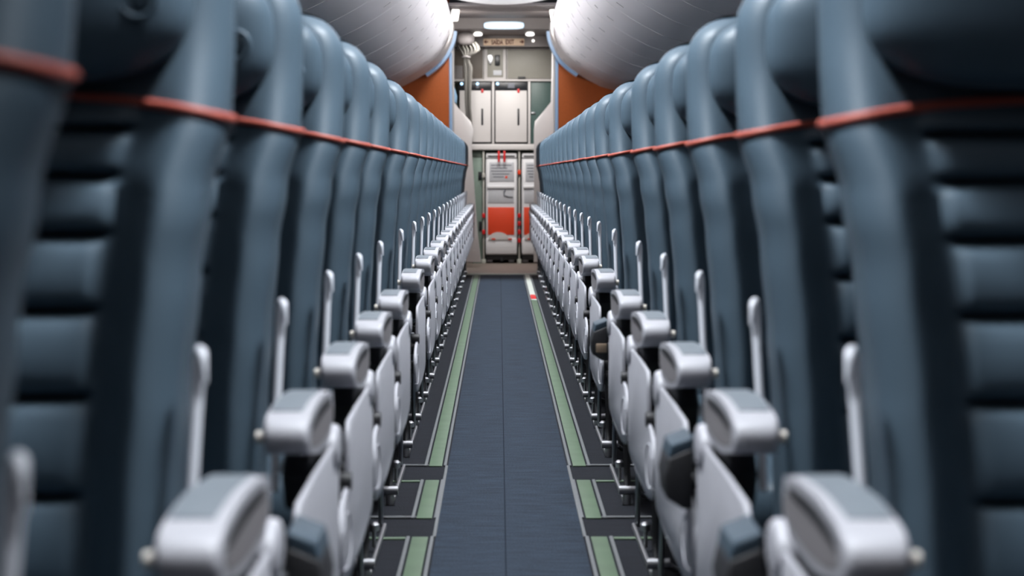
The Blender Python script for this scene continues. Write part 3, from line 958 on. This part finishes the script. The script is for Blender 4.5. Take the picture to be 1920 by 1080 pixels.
# ------------------------------------------------------------------ curtain and blue cloth
t = gbase('curtain', 876, 240, 'grey gathered curtain tied back at the left of the galley opening', 'curtain', y=20.75)
def drape(rows, folds, amp, seed):
    bm = bmesh.new()
    rnd = random.Random(seed)
    ph = rnd.random() * 6
    N = 44
    rr = []
    for (pyv, x0, x1, a) in rows:
        r = []
        for i in range(N + 1):
            u = i / N
            w = math.sin(u * folds * 2 * PI + ph) * amp * a + math.sin(u * folds * 4.3 + ph * 2) * amp * 0.4 * a
            c = P(x0 + (x1 - x0) * u, pyv, 20.75)
            r.append((c[0] - t.location.x, w, c[2] - t.location.z))
        rr.append(r)
    for side in (0, 1):
        vv = [[bm.verts.new((p[0], p[1] + 0.004 * side, p[2])) for p in r] for r in rr]
        for a, b in zip(vv, vv[1:]):
            for i in range(N):
                bm.faces.new((a[i], a[i + 1], b[i + 1], b[i]))
    return bm
rows = catmull([(80, 857, 893, 1.0), (88, 857, 899, 1.0), (96, 862, 900, 1.0), (103, 867, 890, 0.7), (108, 869.5, 880, 0.5), (116, 869.5, 881, 0.6), (128, 870, 886, 0.8), (145, 870.5, 885, 0.8), (170, 871, 884, 0.8), (200, 872, 884, 0.8), (230, 875, 886, 0.7), (268, 882, 887, 0.5)], 4)
obj('cloth', drape(rows, 6, 0.028, 3), 'curtain', t, angle=80)
bm = bmesh.new()
c = Vector(P(874.5, 108, 20.75)) - t.location
tube(bm, [c + Vector((0.036 * math.cos(a), 0.034 * math.sin(a), 0.004 * math.sin(3 * a))) for a in [2 * PI * q / 24 for q in range(25)]], 0.008, 8, False)
obj('tie', bm, 'taupe', t)
bm = bmesh.new()
c = P(873, 74, 20.60)
superq(bm, c, 0.085, 0.075, 0.066, 2.6, 32, 16)
tag(obj('curtain_housing', bm, 'ceilgrey'), 'rounded beige housing above the gathered grey curtain', 'housing')
bm = bmesh.new()
pts = [(849.5, 160), (853, 166), (857.5, 182), (856, 196), (853.5, 191), (849, 190.5)]
prism(bm, [(PX(p[0], 20.6), PZ(p[1], 20.6)) for p in pts], 'y', 20.6, 20.62, 0.004)
tag(obj('hanging_cloth', bm, 'bluecloth'), 'small blue cloth hanging at the left edge of the galley opening', 'cloth')

# ------------------------------------------------------------------ light
def area(name, loc, rot, sx, sy, power, col=(1, 1, 1), spread=180):
    l = bpy.data.lights.new(name, 'AREA')
    l.shape = 'RECTANGLE'
    l.size = sx; l.size_y = sy
    l.energy = power
    l.color = col
    l.spread = math.radians(spread)
    o = bpy.data.objects.new(name, l)
    COL.objects.link(o)
    o.location = loc
    o.rotation_euler = rot
    return o
# unseen wash and fill lines added along the ceiling panel edges, each beam aimed
for s in (-1, 1):
    area('aisle_wash', (s * 0.40, 9.6, 2.40), (0, s * math.radians(15), 0), 0.07, 17.0, 46, (0.90, 0.95, 1.0), 23)
    area('seat_wash', (s * 0.40, 9.75, 2.40), (0, s * math.radians(30.5), 0), 0.16, 16.7, 104, (0.92, 0.96, 1.0), 23)
    area('fill_wash', (s * 0.38, 9.6, 2.40), (0, 0, 0), 0.06, 17.0, 15, (0.90, 0.95, 1.0), 120)
    area('bin_wash', (s * 0.42, 12.0, 2.40), (0, s * math.radians(66), 0), 0.06, 13.0, 42, (0.96, 0.97, 1.0), 60)
    area('ceiling_wash', (s * 0.40, 9.3, 2.335), (0, PI - s * math.radians(25), 0), 0.03, 18.0, 12, (0.97, 0.97, 1.0))
    area('bin_wash', (s * 0.41, 9.0, 2.56), (0, s * math.radians(-70), 0), 0.06, 18.0, 40, (0.95, 0.96, 1.0))
    c = P(853 if s < 0 else 1039, 32, 19.1)
    area('corner_lamp_light', (c[0] - s * 0.03, 18.80, c[2] - 0.08), (math.radians(-50), 0, s * math.radians(-30)), 0.07, 0.10, 1.4, (1, 0.95, 0.88))
    area('corner_lamp_light', (c[0] - s * 0.03, 19.10, c[2] - 0.09), (math.radians(50), 0, 0), 0.07, 0.10, 6.0, (1, 0.95, 0.88))
    c = P(896.5 if s < 0 else 993.5, 63, 20.62)
    area('downlight', (c[0], 20.62, 2.245), (math.radians(20), 0, 0), 0.08, 0.08, 2.2, (1, 0.96, 0.90), 130)
area('entry_light', (0, 20.26, 2.275), (math.radians(32), 0, 0), 0.7, 0.10, 12.5, (1, 0.97, 0.94), 120)  # unseen fill added behind the ceiling step to brighten the galley

w = bpy.data.worlds.new('world')
S.world = w
w.use_nodes = True
w.node_tree.nodes['Background'].inputs['Color'].default_value = (0.5, 0.6, 0.75, 1)
w.node_tree.nodes['Background'].inputs['Strength'].default_value = 0.3

S.view_settings.view_transform = 'Standard'
S.view_settings.look = 'None'
S.view_settings.gamma = 1
S.view_settings.use_curve_mapping = False
S.view_settings.exposure = 0.0
S.cycles.max_bounces = 8
S.cycles.diffuse_bounces = 5
S.cycles.use_denoising = True
